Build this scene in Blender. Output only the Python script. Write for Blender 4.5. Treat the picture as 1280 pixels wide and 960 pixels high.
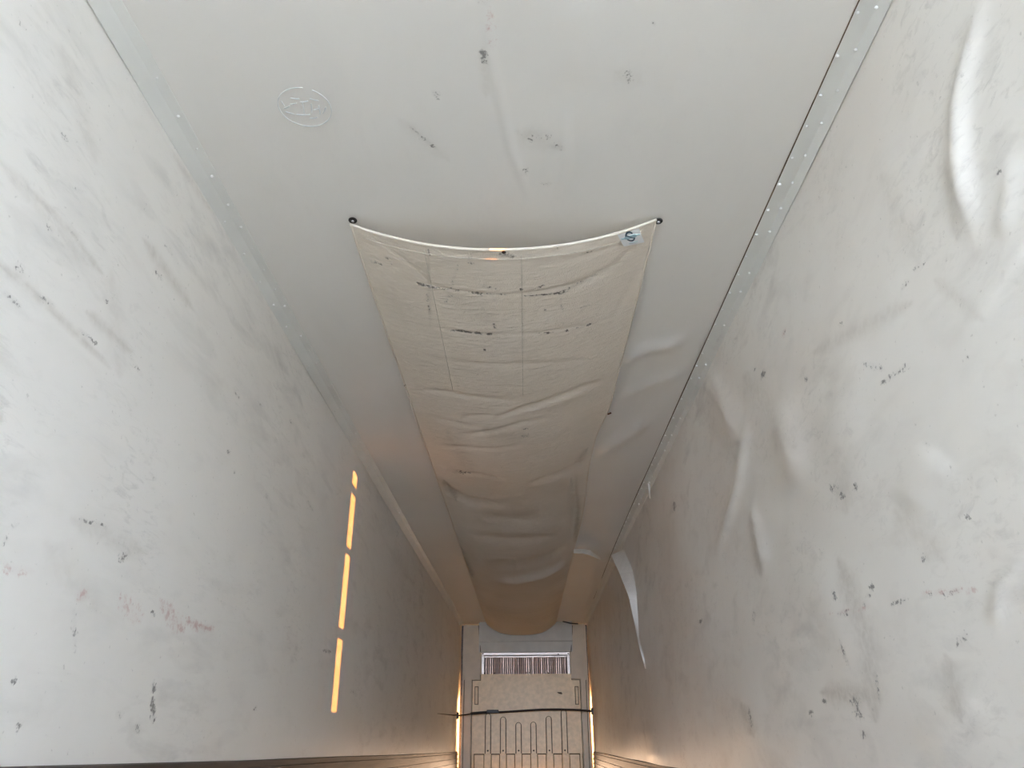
import bpy, bmesh, math, random
import numpy as np
from mathutils import Matrix, Vector

random.seed(3); np.random.seed(3)
for o in list(bpy.data.objects): bpy.data.objects.remove(o)
SC = bpy.context.scene
COL = SC.collection

# ------------------------------------------------------------------ camera
FPX = 930.0
def _basis():
    fw = np.array([18., -445., -FPX]); fw /= np.linalg.norm(fw)
    up = np.array([-11., 1948., -FPX]); up -= fw * up.dot(fw); up /= np.linalg.norm(up)
    return np.array([np.cross(fw, up), fw, up])
BAS = _basis(); CAMP = np.array([0., 0., .6])
cam = bpy.data.cameras.new('camera'); camo = bpy.data.objects.new('camera', cam); COL.objects.link(camo)
cam.sensor_width = 36; cam.lens = FPX / 1280 * 36; cam.clip_start = .02; cam.clip_end = 400
camo.matrix_world = Matrix.Translation(Vector(CAMP)) @ Matrix(BAS.tolist()).to_4x4()
SC.camera = camo

# ------------------------------------------------------------------ light
SC.view_settings.view_transform = 'Standard'; SC.view_settings.look = 'None'
SC.view_settings.gamma = 1; SC.view_settings.use_curve_mapping = False
SC.view_settings.exposure = 0.19
SC.cycles.diffuse_bounces = 12; SC.cycles.max_bounces = 16; SC.cycles.glossy_bounces = 4
SC.cycles.caustics_reflective = False; SC.cycles.caustics_refractive = False
REAR = -7.0
world = bpy.data.worlds.new('sky'); SC.world = world; world.use_nodes = True
bg = world.node_tree.nodes['Background']; bg.inputs[0].default_value = (.79, .905, 1.10, 1); bg.inputs[1].default_value = 50
SUN = Vector((-1.0, 2.357, -.03)).normalized()
sl = bpy.data.lights.new('sun', 'SUN'); sl.energy = 16; sl.color = (1, .36, .07); sl.angle = math.radians(.15)
so = bpy.data.objects.new('sun', sl); COL.objects.link(so); so.rotation_euler = SUN.to_track_quat('-Z', 'Y').to_euler(); so.location = (6, -9, 4)
pl = bpy.data.lights.new('rear_opening_portal', 'AREA'); pl.shape = 'RECTANGLE'; pl.size = 2.4; pl.size_y = 2.6; pl.cycles.is_portal = True
po = bpy.data.objects.new('rear_opening_portal', pl); COL.objects.link(po); po.location = (-.07, REAR, 1.35); po.rotation_euler = (math.pi / 2, 0, 0)

# ------------------------------------------------------------------ geometry of the place
ZC = 2.68            # ceiling
YB = 15.2            # bulkhead face
YE = 15.6            # front wall
def sm(a, b, v):
    t = np.clip((np.asarray(v, float) - a) / (b - a), 0, 1); return t * t * (3 - 2 * t)
def xl(y): return -1.305 + .03 * sm(7, 15, y)
def xr(y): return 1.155 + .08 * sm(7, 15, y)
def ray(px, py): return BAS @ np.array([px - 640., 480. - py, -FPX])
def hit(px, py, ax, val):
    d = ray(px, py); return CAMP + d * ((val - CAMP[ax]) / d[ax])
def hit_wall(px, py, fn):
    y = 5.
    for _ in range(8):
        p = hit(px, py, 0, float(fn(y))); y = float(np.clip(p[1], .3, 16))
    return p
DX0, DX1, DY0 = -.752, .600, 2.655
DXC, DXH = (DX0 + DX1) / 2, (DX1 - DX0) / 2
def sag(x, y):
    u = np.clip((x - DXC) / DXH, -1, 1)
    a = .160 + .012 * np.sin(y * 1.7) + .055 * sm(9, 15, y) - .03 * sm(5.5, 6.5, y) * (1 - sm(6.5, 8, y))
    pw = 2.1 + 1.0 * sm(6, 9, y)
    hem = .012 * (1 - np.exp(-(y - DY0) / .03))
    return ZC - .012 - a * (1 - np.abs(u) ** pw) - hem
def hit_duct(px, py):
    z = ZC - .15
    for _ in range(10):
        p = hit(px, py, 2, z); z = float(sag(p[0], p[1]))
    return p

# ------------------------------------------------------------------ materials
def mat(name, color, rough=.6, metal=0., noise=0., nscale=8., bump=0., bscale=60., spec=.5, nvec=(1, 1, 1), col2=None):
    m = bpy.data.materials.new(name); m.use_nodes = True; nt = m.node_tree; N = nt.nodes; L = nt.links
    b = N['Principled BSDF']; b.inputs['Roughness'].default_value = rough; b.inputs['Metallic'].default_value = metal
    b.inputs['Specular IOR Level'].default_value = spec
    b.inputs['Base Color'].default_value = (*color, 1)
    tc = N.new('ShaderNodeTexCoord'); mp = N.new('ShaderNodeMapping'); mp.inputs['Scale'].default_value = nvec
    L.new(tc.outputs['Object'], mp.inputs[0])
    if noise:
        n = N.new('ShaderNodeTexNoise'); n.inputs['Scale'].default_value = nscale; n.inputs['Detail'].default_value = 6
        L.new(mp.outputs[0], n.inputs['Vector'])
        x = N.new('ShaderNodeMix'); x.data_type = 'RGBA'
        r = N.new('ShaderNodeMapRange'); r.inputs['From Min'].default_value = .35; r.inputs['From Max'].default_value = .65
        L.new(n.outputs[0], r.inputs[0]); L.new(r.outputs[0], x.inputs[0])
        c2 = col2 or tuple(c * (1 - noise) for c in color)
        x.inputs[6].default_value = (*color, 1); x.inputs[7].default_value = (*c2, 1)
        L.new(x.outputs[2], b.inputs['Base Color'])
    if bump:
        n2 = N.new('ShaderNodeTexNoise'); n2.inputs['Scale'].default_value = bscale; n2.inputs['Detail'].default_value = 4
        L.new(mp.outputs[0], n2.inputs['Vector'])
        bp = N.new('ShaderNodeBump'); bp.inputs['Strength'].default_value = bump; bp.inputs['Distance'].default_value = .004
        L.new(n2.outputs[0], bp.inputs['Height']); L.new(bp.outputs[0], b.inputs['Normal'])
    return m

def marked_mat(name, base, base2, rough, streak_vec, streak, dark=(.17, .165, .155), red=(.56, .33, .31), brown=(.36, .31, .25), patch=.5, bump=.12, bscale=35, weave=False, spec=.4, fine=110.):
    """surface whose wear is stored in the vertex layer 'marks' (R dark scuffs, G red rubs, B soft grime and painted shade), broken up by noise"""
    m = bpy.data.materials.new(name); m.use_nodes = True; nt = m.node_tree; N = nt.nodes; L = nt.links
    b = N['Principled BSDF']; b.inputs['Roughness'].default_value = rough; b.inputs['Specular IOR Level'].default_value = spec
    tc = N.new('ShaderNodeTexCoord')
    def nz(scale, vec=(1, 1, 1), det=5, dist=0., rgh=.55):
        mp = N.new('ShaderNodeMapping'); mp.inputs['Scale'].default_value = vec; L.new(tc.outputs['Object'], mp.inputs[0])
        n = N.new('ShaderNodeTexNoise'); n.inputs['Scale'].default_value = scale; n.inputs['Detail'].default_value = det
        n.inputs['Distortion'].default_value = dist; n.inputs['Roughness'].default_value = rgh
        L.new(mp.outputs[0], n.inputs['Vector']); return n.outputs[0]
    def mr(v, a, c, d=0., e=1.):
        r = N.new('ShaderNodeMapRange'); L.new(v, r.inputs[0])
        for i, q in zip((1, 2, 3, 4), (a, c, d, e)): r.inputs[i].default_value = q
        return r.outputs[0]
    def mth(op, a, c):
        r = N.new('ShaderNodeMath'); r.operation = op
        for i, q in enumerate((a, c)):
            if isinstance(q, (int, float)): r.inputs[i].default_value = q
            else: L.new(q, r.inputs[i])
        return r.outputs[0]
    def mix(f, a, c):
        x = N.new('ShaderNodeMix'); x.data_type = 'RGBA'; L.new(f, x.inputs[0])
        for i, q in ((6, a), (7, c)):
            if isinstance(q, tuple): x.inputs[i].default_value = (*q, 1)
            else: L.new(q, x.inputs[i])
        return x.outputs[2]
    c = mix(mr(nz(1.1, det=3), .35, .65), base, base2)
    grim = tuple(v * .72 for v in base2)
    c = mix(mr(mth('MULTIPLY', mr(nz(6., streak_vec, 7, .4), .50, .78), mr(nz(.9), .38, .62)), 0, 1, 0, streak), c, grim)
    c = mix(mr(mth('MULTIPLY', mr(nz(22., streak_vec, 8, .9, .7), .52, .80), mr(nz(1.7), .44, .66)), 0, 1, 0, streak * .75), c, tuple(v * .5 for v in base2))
    c = mix(mr(nz(48., det=2), .70, .76, 0, streak * .35), c, tuple(v * .4 for v in base2))
    at = N.new('ShaderNodeAttribute'); at.attribute_name = 'marks'
    sp = N.new('ShaderNodeSeparateColor'); L.new(at.outputs['Color'], sp.inputs[0])
    fn = nz(fine, (1, 1, 1), 4, .3); md = nz(fine * .3, (1, 1, 1), 4, .5)
    def broken(v, off, hi, op):
        nn = mth('ADD', mth('MULTIPLY', mth('SUBTRACT', fn, .5), 2.0), mth('MULTIPLY', mth('SUBTRACT', md, .5), 2.4))
        hard = mr(mth('SUBTRACT', mth('SUBTRACT', v, off), nn), 0, hi, 0, op)
        return mth('MAXIMUM', hard, mth('MULTIPLY', v, .16))
    fd = broken(sp.outputs[0], .38, .45, .85)
    fr = broken(sp.outputs[1], .22, .8, .6)
    fb = mth('MULTIPLY', sp.outputs[2], mr(md, .3, .7, .35, 1))
    fdz = mth('MULTIPLY', fd, mr(sp.outputs[0], .0, .12)); frz = mth('MULTIPLY', fr, mr(sp.outputs[1], .0, .12))
    c = mix(fb, c, brown); c = mix(frz, c, red); c = mix(fdz, c, dark)
    L.new(c, b.inputs['Base Color'])
    bp = N.new('ShaderNodeBump'); bp.inputs['Strength'].default_value = bump; bp.inputs['Distance'].default_value = .004
    if weave:
        h = mth('ADD', nz(260., (1, .35, 1), 2), mth('MULTIPLY', nz(14., (.6, 2.2, 1), 5, 1.2), 4.0))
    else:
        h = nz(bscale, det=3)
    L.new(h, bp.inputs['Height']); L.new(bp.outputs[0], b.inputs['Normal'])
    return m

M = {}
M['wall'] = marked_mat('white_liner_panel', (.885, .87, .835), (.85, .835, .80), .42, (1.5, .42, 1.5), .8)
M['wall_r'] = marked_mat('white_buckled_liner', (.90, .882, .84), (.84, .80, .75), .40, (1.5, .55, 1.2), .8)
M['ceil'] = marked_mat('white_ceiling_liner', (.865, .855, .83), (.84, .83, .805), .38, (1, .3, 1), .10)
M['canvas'] = marked_mat('beige_duct_canvas', (.86, .79, .705), (.81, .735, .64), .85, (.35, 1.2, 1), .22, dark=(.09, .08, .065), brown=(.30, .26, .19), bump=.5, weave=True, spec=.15, fine=90.)
M['trim'] = mat('white_plastic_trim', (.80, .812, .79), .4, noise=.06, nscale=3, bump=.05)
M['rivet'] = mat('bright_rivet_head', (.93, .94, .93), .25, noise=.03, nscale=40)
M['kick'] = mat('grimy_aluminium_kick_plate', (.11, .095, .085), .5, .35, noise=.5, nscale=5, nvec=(1, .3, 6), bump=.3, bscale=20)
M['floor'] = mat('worn_aluminium_floor', (.66, .62, .55), .5, .1, noise=.3, nscale=3, nvec=(3, .3, 1), bump=.2)
M['ground'] = mat('grey_asphalt', (.42, .42, .40), .9, noise=.3, nscale=2, bump=.3)
M['blocker'] = mat('blocker_grey', (.30, .30, .31), .8, noise=.2)  # colour of the added sun blocker
M['beige'] = mat('beige_moulded_plastic', (.79, .56, .29), .36, noise=.14, nscale=14, bump=.45, bscale=26)
M['grey'] = mat('grey_moulded_plastic', (.56, .54, .48), .5, noise=.1, nscale=6, bump=.1)
M['post'] = mat('pale_grey_post', (.64, .52, .37), .45, noise=.1, nscale=6, bump=.1)
M['seam'] = mat('dark_seam_and_shade', (.15, .105, .06), .9, noise=.4, nscale=30)  # real seams and spots, also the painted recess shade on the bulkhead
M['alu'] = mat('brushed_aluminium', (.66, .58, .53), .42, .8, noise=.15, nscale=10, nvec=(1, 1, 8), bump=.1)
M['fin'] = mat('coppery_fin_metal', (.62, .45, .38), .42, .7, noise=.2, nscale=25)
M['coil'] = mat('dark_coil_core', (.20, .14, .12), .6, .3, noise=.3, nscale=30)
M['black'] = mat('black_rubber', (.018, .017, .016), .5, noise=.3, nscale=30)
M['steel'] = mat('dull_screw_steel', (.42, .42, .41), .35, .8, noise=.2, nscale=60)
M['strap'] = mat('dark_brown_strap', (.055, .036, .026), .8, noise=.4, nscale=60)
M['rust'] = mat('rusty_screw', (.10, .045, .02), .8, noise=.4, nscale=80)
M['tag'] = mat('white_printed_label', (.86, .87, .88), .5, noise=.02, nscale=20)
M['blue'] = mat('light_blue_print', (.42, .60, .66), .5, noise=.06, nscale=60)
M['navy'] = mat('dark_blue_print', (.05, .09, .13), .5, noise=.1, nscale=60)
M['ink'] = mat('faded_stamp_ink', (.60, .64, .67), .7, noise=.08, nscale=40, col2=(.76, .775, .77))
M['foam'] = mat('torn_liner_edge', (.93, .91, .87), .55, noise=.06, nscale=9, bump=.15)
M['stitch'] = mat('grey_thread', (.52, .48, .40), .9, noise=.3, nscale=60, col2=(.72, .68, .60))

# ------------------------------------------------------------------ helpers
def link(o, parent=None, **props):
    COL.objects.link(o)
    if parent is not None: o.parent = parent
    for k, v in props.items(): o[k] = v
    return o
def mesh_np(name, V, F, m, parent=None, smooth=True, **props):
    me = bpy.data.meshes.new(name)
    V = np.ascontiguousarray(V, dtype=np.float32); F = np.ascontiguousarray(F, dtype=np.int32)
    me.vertices.add(len(V)); me.vertices.foreach_set('co', V.ravel())
    me.loops.add(F.size); me.loops.foreach_set('vertex_index', F.ravel())
    me.polygons.add(len(F)); me.polygons.foreach_set('loop_start', np.arange(len(F), dtype=np.int32) * F.shape[1])
    me.polygons.foreach_set('use_smooth', np.full(len(F), smooth, dtype=bool))
    me.update(calc_edges=True); me.validate(); me.materials.append(m)
    return link(bpy.data.objects.new(name, me), parent, **props)
def obj(name, bm, m, parent=None, smooth=False, **props):
    bmesh.ops.recalc_face_normals(bm, faces=bm.faces[:])
    me = bpy.data.meshes.new(name); bm.to_mesh(me); bm.free(); me.materials.append(m)
    if smooth: me.polygons.foreach_set('use_smooth', [True] * len(me.polygons))
    return link(bpy.data.objects.new(name, me), parent, **props)
def empty(name, loc, **props):
    o = bpy.data.objects.new(name, None); o.empty_display_size = .1; link(o, None, **props); o.location = loc; return o
def box(bm, x0, x1, y0, y1, z0, z1, bev=0.):
    t = bmesh.new(); r = bmesh.ops.create_cube(t, size=1.)
    for v in t.verts: v.co = Vector(((x0 + x1) / 2 + v.co.x * (x1 - x0), (y0 + y1) / 2 + v.co.y * (y1 - y0), (z0 + z1) / 2 + v.co.z * (z1 - z0)))
    if bev: bmesh.ops.bevel(t, geom=t.edges[:], offset=bev, segments=2, profile=.5, affect='EDGES')
    me = bpy.data.meshes.new('tmp'); t.to_mesh(me); t.free(); bm.from_mesh(me); bpy.data.meshes.remove(me)
    return bm
def nb(): return bmesh.new()
def tube(bm, pts, r, n=10, flat=1.):
    pts = [Vector(p) for p in pts]; rings = []
    for i, p in enumerate(pts):
        t = (pts[min(i + 1, len(pts) - 1)] - pts[max(i - 1, 0)]).normalized()
        a = Vector((0, 0, 1)) if abs(t.z) < .9 else Vector((0, 1, 0))
        s = t.cross(a).normalized(); q = s.cross(t)
        rr = r[i] if isinstance(r, (list, tuple)) else r
        rings.append([bm.verts.new(p + (s * math.cos(2 * math.pi * k / n) * flat + q * math.sin(2 * math.pi * k / n)) * rr) for k in range(n)])
    for A, B in zip(rings, rings[1:]):
        for k in range(n): bm.faces.new((A[k], A[(k + 1) % n], B[(k + 1) % n], B[k]))
    bm.faces.new(rings[0]); bm.faces.new(rings[-1][::-1]); return bm
def prism(bm, poly, y0, y1):
    """closed outline in (x, z) pushed from y0 to y1"""
    a = [bm.verts.new((x, y0, z)) for x, z in poly]; b = [bm.verts.new((x, y1, z)) for x, z in poly]
    n = len(poly)
    bm.faces.new(a); bm.faces.new(b[::-1])
    for k in range(n): bm.faces.new((a[k], b[k], b[(k + 1) % n], a[(k + 1) % n]))
    return bm

# strokes along a surface: lists of (surface coords) polylines with widths in metres, distances foreshortening-corrected
def strokes_eval(A, B, strokes, ka, soft=False):
    """A, B: grid coordinates (A along the trailer); returns the summed gaussian weight of each stroke"""
    outs = []
    for P, w, amp in strokes:
        P = np.array(P); w2 = w * 2.8; k = ka(P[:, 0].mean())
        best = np.full(A.shape, 1e9); fad = np.ones(A.shape)
        am = (A > P[:, 0].min() - w2 / k) & (A < P[:, 0].max() + w2 / k) & (B > P[:, 1].min() - w2) & (B < P[:, 1].max() + w2)
        if am.any():
            a, b = A[am] * k, B[am]; d = np.full(a.shape, 1e9); f_ = np.ones(a.shape); n = max(len(P) - 1, 1)
            for i in range(n):
                p = P[i] * (k, 1); q = P[min(i + 1, len(P) - 1)] * (k, 1); v = q - p; l = v.dot(v) + 1e-12
                t = np.clip(((a - p[0]) * v[0] + (b - p[1]) * v[1]) / l, 0, 1)
                s = (t + i) / n; tap = np.where(len(P) > 1, np.clip(np.minimum(s, 1 - s) * 5 + .25, 0, 1), 1.)
                if soft:
                    dd = np.hypot(a - p[0] - v[0] * t, b - p[1] - v[1] * t); f_[:] = np.where(dd < d, sm(0, .28, np.minimum(s, 1 - s)), f_); d = np.minimum(d, dd)
                else: d = np.minimum(d, np.hypot(a - p[0] - v[0] * t, b - p[1] - v[1] * t) / tap)
            best[am] = d; fad[am] = f_
        outs.append(np.exp(-(best / w) ** 2) * amp * fad)
    return outs
def depth_of(p): return float(BAS.T.dot(p - CAMP)[2] * -1)

def conv(kind, items, k=1.):
    """(pixel polyline, half-width in px, amplitude) -> the same on the surface, in metres"""
    out = []
    for pts, w, amp in items:
        P = []; zs = []
        for px, py in pts:
            if kind == 'L': p = hit_wall(px, py, xl); q = (p[1], p[2])
            elif kind == 'R': p = hit_wall(px, py, xr); q = (p[1], p[2])
            elif kind == 'C': p = hit(px, py, 2, ZC); q = (p[1], p[0])
            else: p = hit_duct(px, py); q = (p[1], p[0])
            P.append(q); zs.append(depth_of(p))
        out.append((P, w * float(np.mean(zs)) / FPX, amp * k))
    return out

def geo(a, b, n, s0=1.):
    return np.exp(np.linspace(math.log(a + s0), math.log(b + s0), n)) - s0
def smooth_noise(A, B, fa, fb, seed):
    r = np.random.RandomState(seed); o = np.zeros(A.shape)
    for i in range(7):
        ph = r.rand(2) * 6.28; f = .6 + r.rand(2) * 1.1; o += np.sin(A * fa * f[0] + ph[0] + 1.3 * np.sin(B * fb * .7 + ph[1])) * np.sin(B * fb * f[1] + ph[1])
    return o / 3
def sheet(name, m, ys, bs, place, back, dents, marks, ka, ripple=0., seed=0, parent=None, **props):
    """dense relief sheet with closed edges and a flat back, relief into the room, wear in the 'marks' layer"""
    A, B = np.meshgrid(ys, bs, indexing='ij'); H = np.zeros(A.shape)
    for e in strokes_eval(A, B, dents, ka, True): H += e
    if ripple: H += ripple * smooth_noise(A, B, 1.5, 2.2, seed) * sm(A.min(), A.min() + .4, A)
    V = place(A, B, H).reshape(-1, 3); na, nbb = A.shape
    idx = np.arange(na * nbb).reshape(na, nbb)
    F = np.stack([idx[:-1, :-1], idx[1:, :-1], idx[1:, 1:], idx[:-1, 1:]], -1).reshape(-1, 4)
    W = None
    if back is not None:
        ring = np.concatenate([idx[:, 0], idx[-1, 1:], idx[-2::-1, -1], idx[0, -2:0:-1]])
        Vb = V[ring].copy() + np.array(back); nV = len(V); rb = np.arange(len(ring)) + nV
        S = np.stack([ring, np.roll(ring, -1), np.roll(rb, -1), rb], -1)
        V = np.concatenate([V, Vb]); F = np.concatenate([F, S])
        c = {k: nV + i for k, i in zip('abcd', (0, na - 1, na + nbb - 2, 2 * na + nbb - 3))}
        F = np.concatenate([F, np.array([[c['a'], c['b'], c['c'], c['d']]])])
    o = mesh_np(name, V, F, m, parent, **props)
    C = np.zeros((len(V), 4), np.float32); C[:, 3] = 1
    for ch, st in marks.items():
        acc = np.zeros(A.shape)
        for e in strokes_eval(A, B, st, ka): acc = np.maximum(acc, e)
        C[:A.size, ch] = np.clip(acc, 0, 1).ravel()
    at = o.data.color_attributes.new('marks', 'FLOAT_COLOR', 'POINT'); at.data.foreach_set('color', C.ravel())
    return o

# ------------------------------------------------------------------ wear, painted valley and crease shade, dents (traced where they are on each surface)
Lmark = {0: [([(192, 851), (193, 868)], 2.2, .95), ([(191, 870), (192, 905)], 2.6, .85), ([(16, 628), (18, 630)], 3, .7), ([(18, 656), (20, 659)], 3.5, .7),
             ([(150, 701), (158, 692)], 4, .7), ([(97, 648), (136, 660)], 2, .5), ([(283, 562), (286, 568)], 2.2, .8), ([(292, 588), (293, 592)], 2, .5),
             ([(146, 891), (153, 897)], 4, .45), ([(171, 903), (173, 918)], 3, .4), ([(318, 888), (322, 882)], 2, .45), ([(4, 680), (8, 672)], 3, .5),
             ([(55, 280), (66, 289)], 2, .5), ([(90, 290), (100, 298)], 2.2, .45), ([(192, 335), (204, 350)], 3, .5), ([(205, 304), (215, 318)], 2.5, .4), ([(130, 371), (136, 378)], 2.5, .4),
             ([(4, 362), (18, 375), (30, 388)], 2.2, .5), ([(46, 368), (70, 382)], 3, .45), ([(100, 410), (122, 432)], 2, .5), ([(20, 330), (32, 341)], 6, .45), ([(293, 490), (299, 498)], 2.5, .5),
             ([(322, 502), (328, 509)], 2.2, .45), ([(362, 526), (366, 529)], 2, .5), ([(60, 210), (75, 220)], 2, .4), ([(96, 235), (104, 241)], 2.2, .45), ([(160, 440), (178, 470)], 2, .35),
             ([(92, 760), (94, 820)], 2, .35), ([(190, 765), (193, 770)], 3, .4), ([(14, 850), (17, 855)], 4, .4), ([(20, 905), (26, 906)], 5, .4), ([(384, 625), (392, 640)], 2, .35), ([(404, 813), (414, 815)], 1.8, .6),
             ([(438, 862), (446, 870)], 1.8, .35), ([(140, 612), (152, 616)], 1.8, .4), ([(330, 618), (334, 624)], 2.5, .4), ([(75, 160), (84, 175)], 2.5, .5), ([(20, 20), (34, 38)], 2.5, .35)],
         1: [([(97, 752), (108, 738)], 5, .8), ([(232, 773), (244, 782), (270, 787)], 3, .9), ([(238, 778), (252, 784)], 5, .6), ([(150, 745), (175, 778)], 10, .35), ([(0, 710), (40, 715)], 5, .3), ([(200, 750), (230, 790)], 9, .4)],
         2: [([(0, 200), (110, 330)], 10, .12), ([(30, 230), (90, 290), (130, 345)], 6, .2), ([(0, 330), (40, 362), (140, 460)], 6, .22), ([(180, 300), (240, 385)], 9, .2), ([(215, 190), (260, 260)], 7, .13),
             ([(110, 390), (165, 440)], 8, .2), ([(90, 650), (180, 690)], 12, .12), ([(60, 680), (120, 760)], 20, .08), ([(140, 340), (150, 470)], 14, .08), ([(490, 690), (510, 720)], 15, .12), ([(80, 60), (120, 200)], 18, .08)]}
Rdent = [([(1232, -30), (1212, 60), (1197, 130), (1196, 190), (1205, 250), (1222, 312)], 16, .020),
         ([(1264, 190), (1258, 250), (1246, 300)], 14, .008), ([(1172, 170), (1140, 210), (1110, 250)], 10, .006), ([(1300, 280), (1236, 372), (1180, 440)], 14, .007),
         ([(888, 462), (903, 500), (924, 560)], 8, .020), ([(926, 520), (930, 560), (921, 610), (904, 665), (893, 700)], 8, .022), ([(936, 622), (946, 670), (956, 720)], 8, .013),
         ([(972, 500), (988, 560), (1004, 605)], 16, .022), ([(940, 500), (960, 560)], 9, .007), ([(1290, 690), (1248, 730), (1236, 790)], 10, .006), ([(1000, 700), (1050, 780), (1080, 860)], 22, .007),
         ([(830, 560), (850, 640), (860, 700)], 18, .02), ([(850, 520), (870, 545)], 10, .006), ([(770, 690), (800, 760), (806, 830)], 9, .02), ([(770, 800), (790, 900)], 10, .010), ([(812, 900), (822, 960)], 8, .012),
         ([(1090, 420), (1060, 500), (1050, 590)], 26, .008), ([(950, 760), (930, 860), (940, 960)], 24, .010), ([(1180, 560), (1130, 640)], 26, .007), ([(1210, 860), (1160, 950)], 24, .006)]
Rmark = {0: [([(1087, 735), (1093, 734)], 3.2, 1.), ([(1088, 740), (1086, 747)], 2.2, .9), ([(1080, 752), (1082, 755)], 2, .9), ([(1071, 606), (1074, 612)], 3, .95), ([(953, 466), (957, 470)], 3.4, .95), ([(944, 460), (945, 462)], 1.8, .7),
             ([(1010, 470), (1012, 478)], 2, .8), ([(1210, 443), (1212, 446)], 2.3, .8), ([(1209, 645), (1210, 647)], 2.2, .8), ([(1164, 557), (1166, 560)], 2.4, .7), ([(1044, 737), (1047, 752)], 2.2, .5),
             ([(1053, 800), (1064, 832)], 1.8, .6), ([(1032, 873), (1034, 880)], 3, .9), ([(1015, 893), (1019, 888)], 2.6, .8), ([(1078, 916), (1084, 922)], 4, .6), ([(1068, 870), (1078, 900)], 5, .5), ([(876, 775), (877, 779)], 2, .95),
             ([(1048, 770), (1065, 764)], 2, .6), ([(1100, 758), (1200, 737)], 1.4, .42), ([(1240, 226), (1248, 210)], 2, .8), ([(1262, 228), (1280, 212)], 1.8, .7), ([(1128, 362), (1138, 349)], 3, .6), ([(1144, 340), (1150, 332)], 3, .5),
             ([(1214, 28), (1217, 26)], 1.8, .7), ([(1240, 104), (1248, 96)], 2, .55), ([(1244, 108), (1251, 100)], 1.6, .45), ([(981, 416), (983, 412)], 2.5, .6), ([(1052, 410), (1056, 402)], 3, .55), ([(1165, 560), (1158, 552)], 2, .4),
             ([(1095, 840), (1100, 880)], 2, .45), ([(1152, 700), (1160, 695)], 5, .5), ([(1195, 810), (1205, 790)], 4, .35), ([(845, 628), (848, 638)], 2.2, .7), ([(998, 688), (999, 684)], 2, .5), ([(940, 760), (942, 775)], 2, .4), ([(1105, 480), (1140, 455)], 3, .5),
             ([(1254, 494), (1275, 478)], 2, .45), ([(1190, 582), (1192, 590)], 1.8, .3), ([(1150, 335), (1165, 318)], 2, .3), ([(1040, 606), (1060, 622)], 4, .4), ([(1026, 688), (1028, 692)], 1.6, .5), ([(940, 885), (943, 910)], 2.2, .5), ([(1085, 455), (1110, 462)], 3, .3), ([(1255, 270), (1257, 273)], 1.8, .6)],
         1: [([(1150, 742), (1220, 736)], 1.6, .7), ([(1040, 768), (1100, 756)], 1.4, .5), ([(906, 395), (912, 380)], 4, .2), ([(978, 420), (984, 412)], 4, .5)],
         2: [([(1050, 700), (1085, 800), (1095, 900)], 12, .22), ([(1030, 865), (1100, 870)], 12, .28), ([(930, 470), (1000, 560)], 12, .14), ([(1020, 440), (1140, 380)], 10, .14), ([(870, 500), (920, 575)], 5, .10), ([(938, 640), (950, 720)], 6, .22),  # grime; strokes along the dents put their valley shade into the colour
             ([(1180, 200), (1196, 300)], 7, .12), ([(1050, 560), (1060, 640)], 14, .12), ([(1180, 820), (1200, 900)], 10, .2), ([(930, 880), (945, 920)], 7, .25), ([(1120, 640), (1180, 700)], 14, .12), ([(1170, 350), (1230, 400)], 8, .12), ([(1100, 220), (1150, 330)], 14, .1)]}
Cdent = [([(602, -20), (618, 90), (640, 190), (668, 262)], 6, .006), ([(708, 120), (710, 200), (698, 262)], 7, .006), ([(740, -20), (728, 60), (716, 110)], 22, .005),
         ([(770, 455), (810, 436), (868, 425)], 9, .020), ([(766, 500), (820, 475), (860, 468)], 9, .014), ([(742, 570), (780, 545), (815, 520)], 9, .026), ([(735, 710), (745, 725), (728, 765)], 7, .012),
         ([(700, 620), (705, 680)], 8, .02), ([(480, 560), (530, 620)], 12, .008)]
Cmark = {0: [([(604, 62), (607, 80)], 5, .55), ([(543, 112), (546, 122)], 4, .5), ([(514, 160), (518, 163)], 2.6, .8), ([(520, 165), (548, 188)], 3, .45), ([(815, 28), (818, 30)], 3.2, .8), ([(784, 88), (786, 104)], 5, .25),
             ([(654, 210), (657, 218)], 5, .4), ([(690, 182), (704, 184)], 4, .42), ([(655, 170), (690, 168)], 10, .2), ([(600, 0), (612, 4)], 5, .3), ([(676, 229), (692, 231)], 1.6, .4), ([(318, 120), (320, 122)], 1.6, .3)],
         1: [([(612, 10), (616, 60)], 6, .18)],
         2: [([(648, 165), (702, 185)], 16, .10), ([(604, 60), (608, 120)], 6, .10), ([(500, 150), (560, 200)], 10, .06), ([(770, 90), (800, 105)], 14, .06)]}
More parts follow.
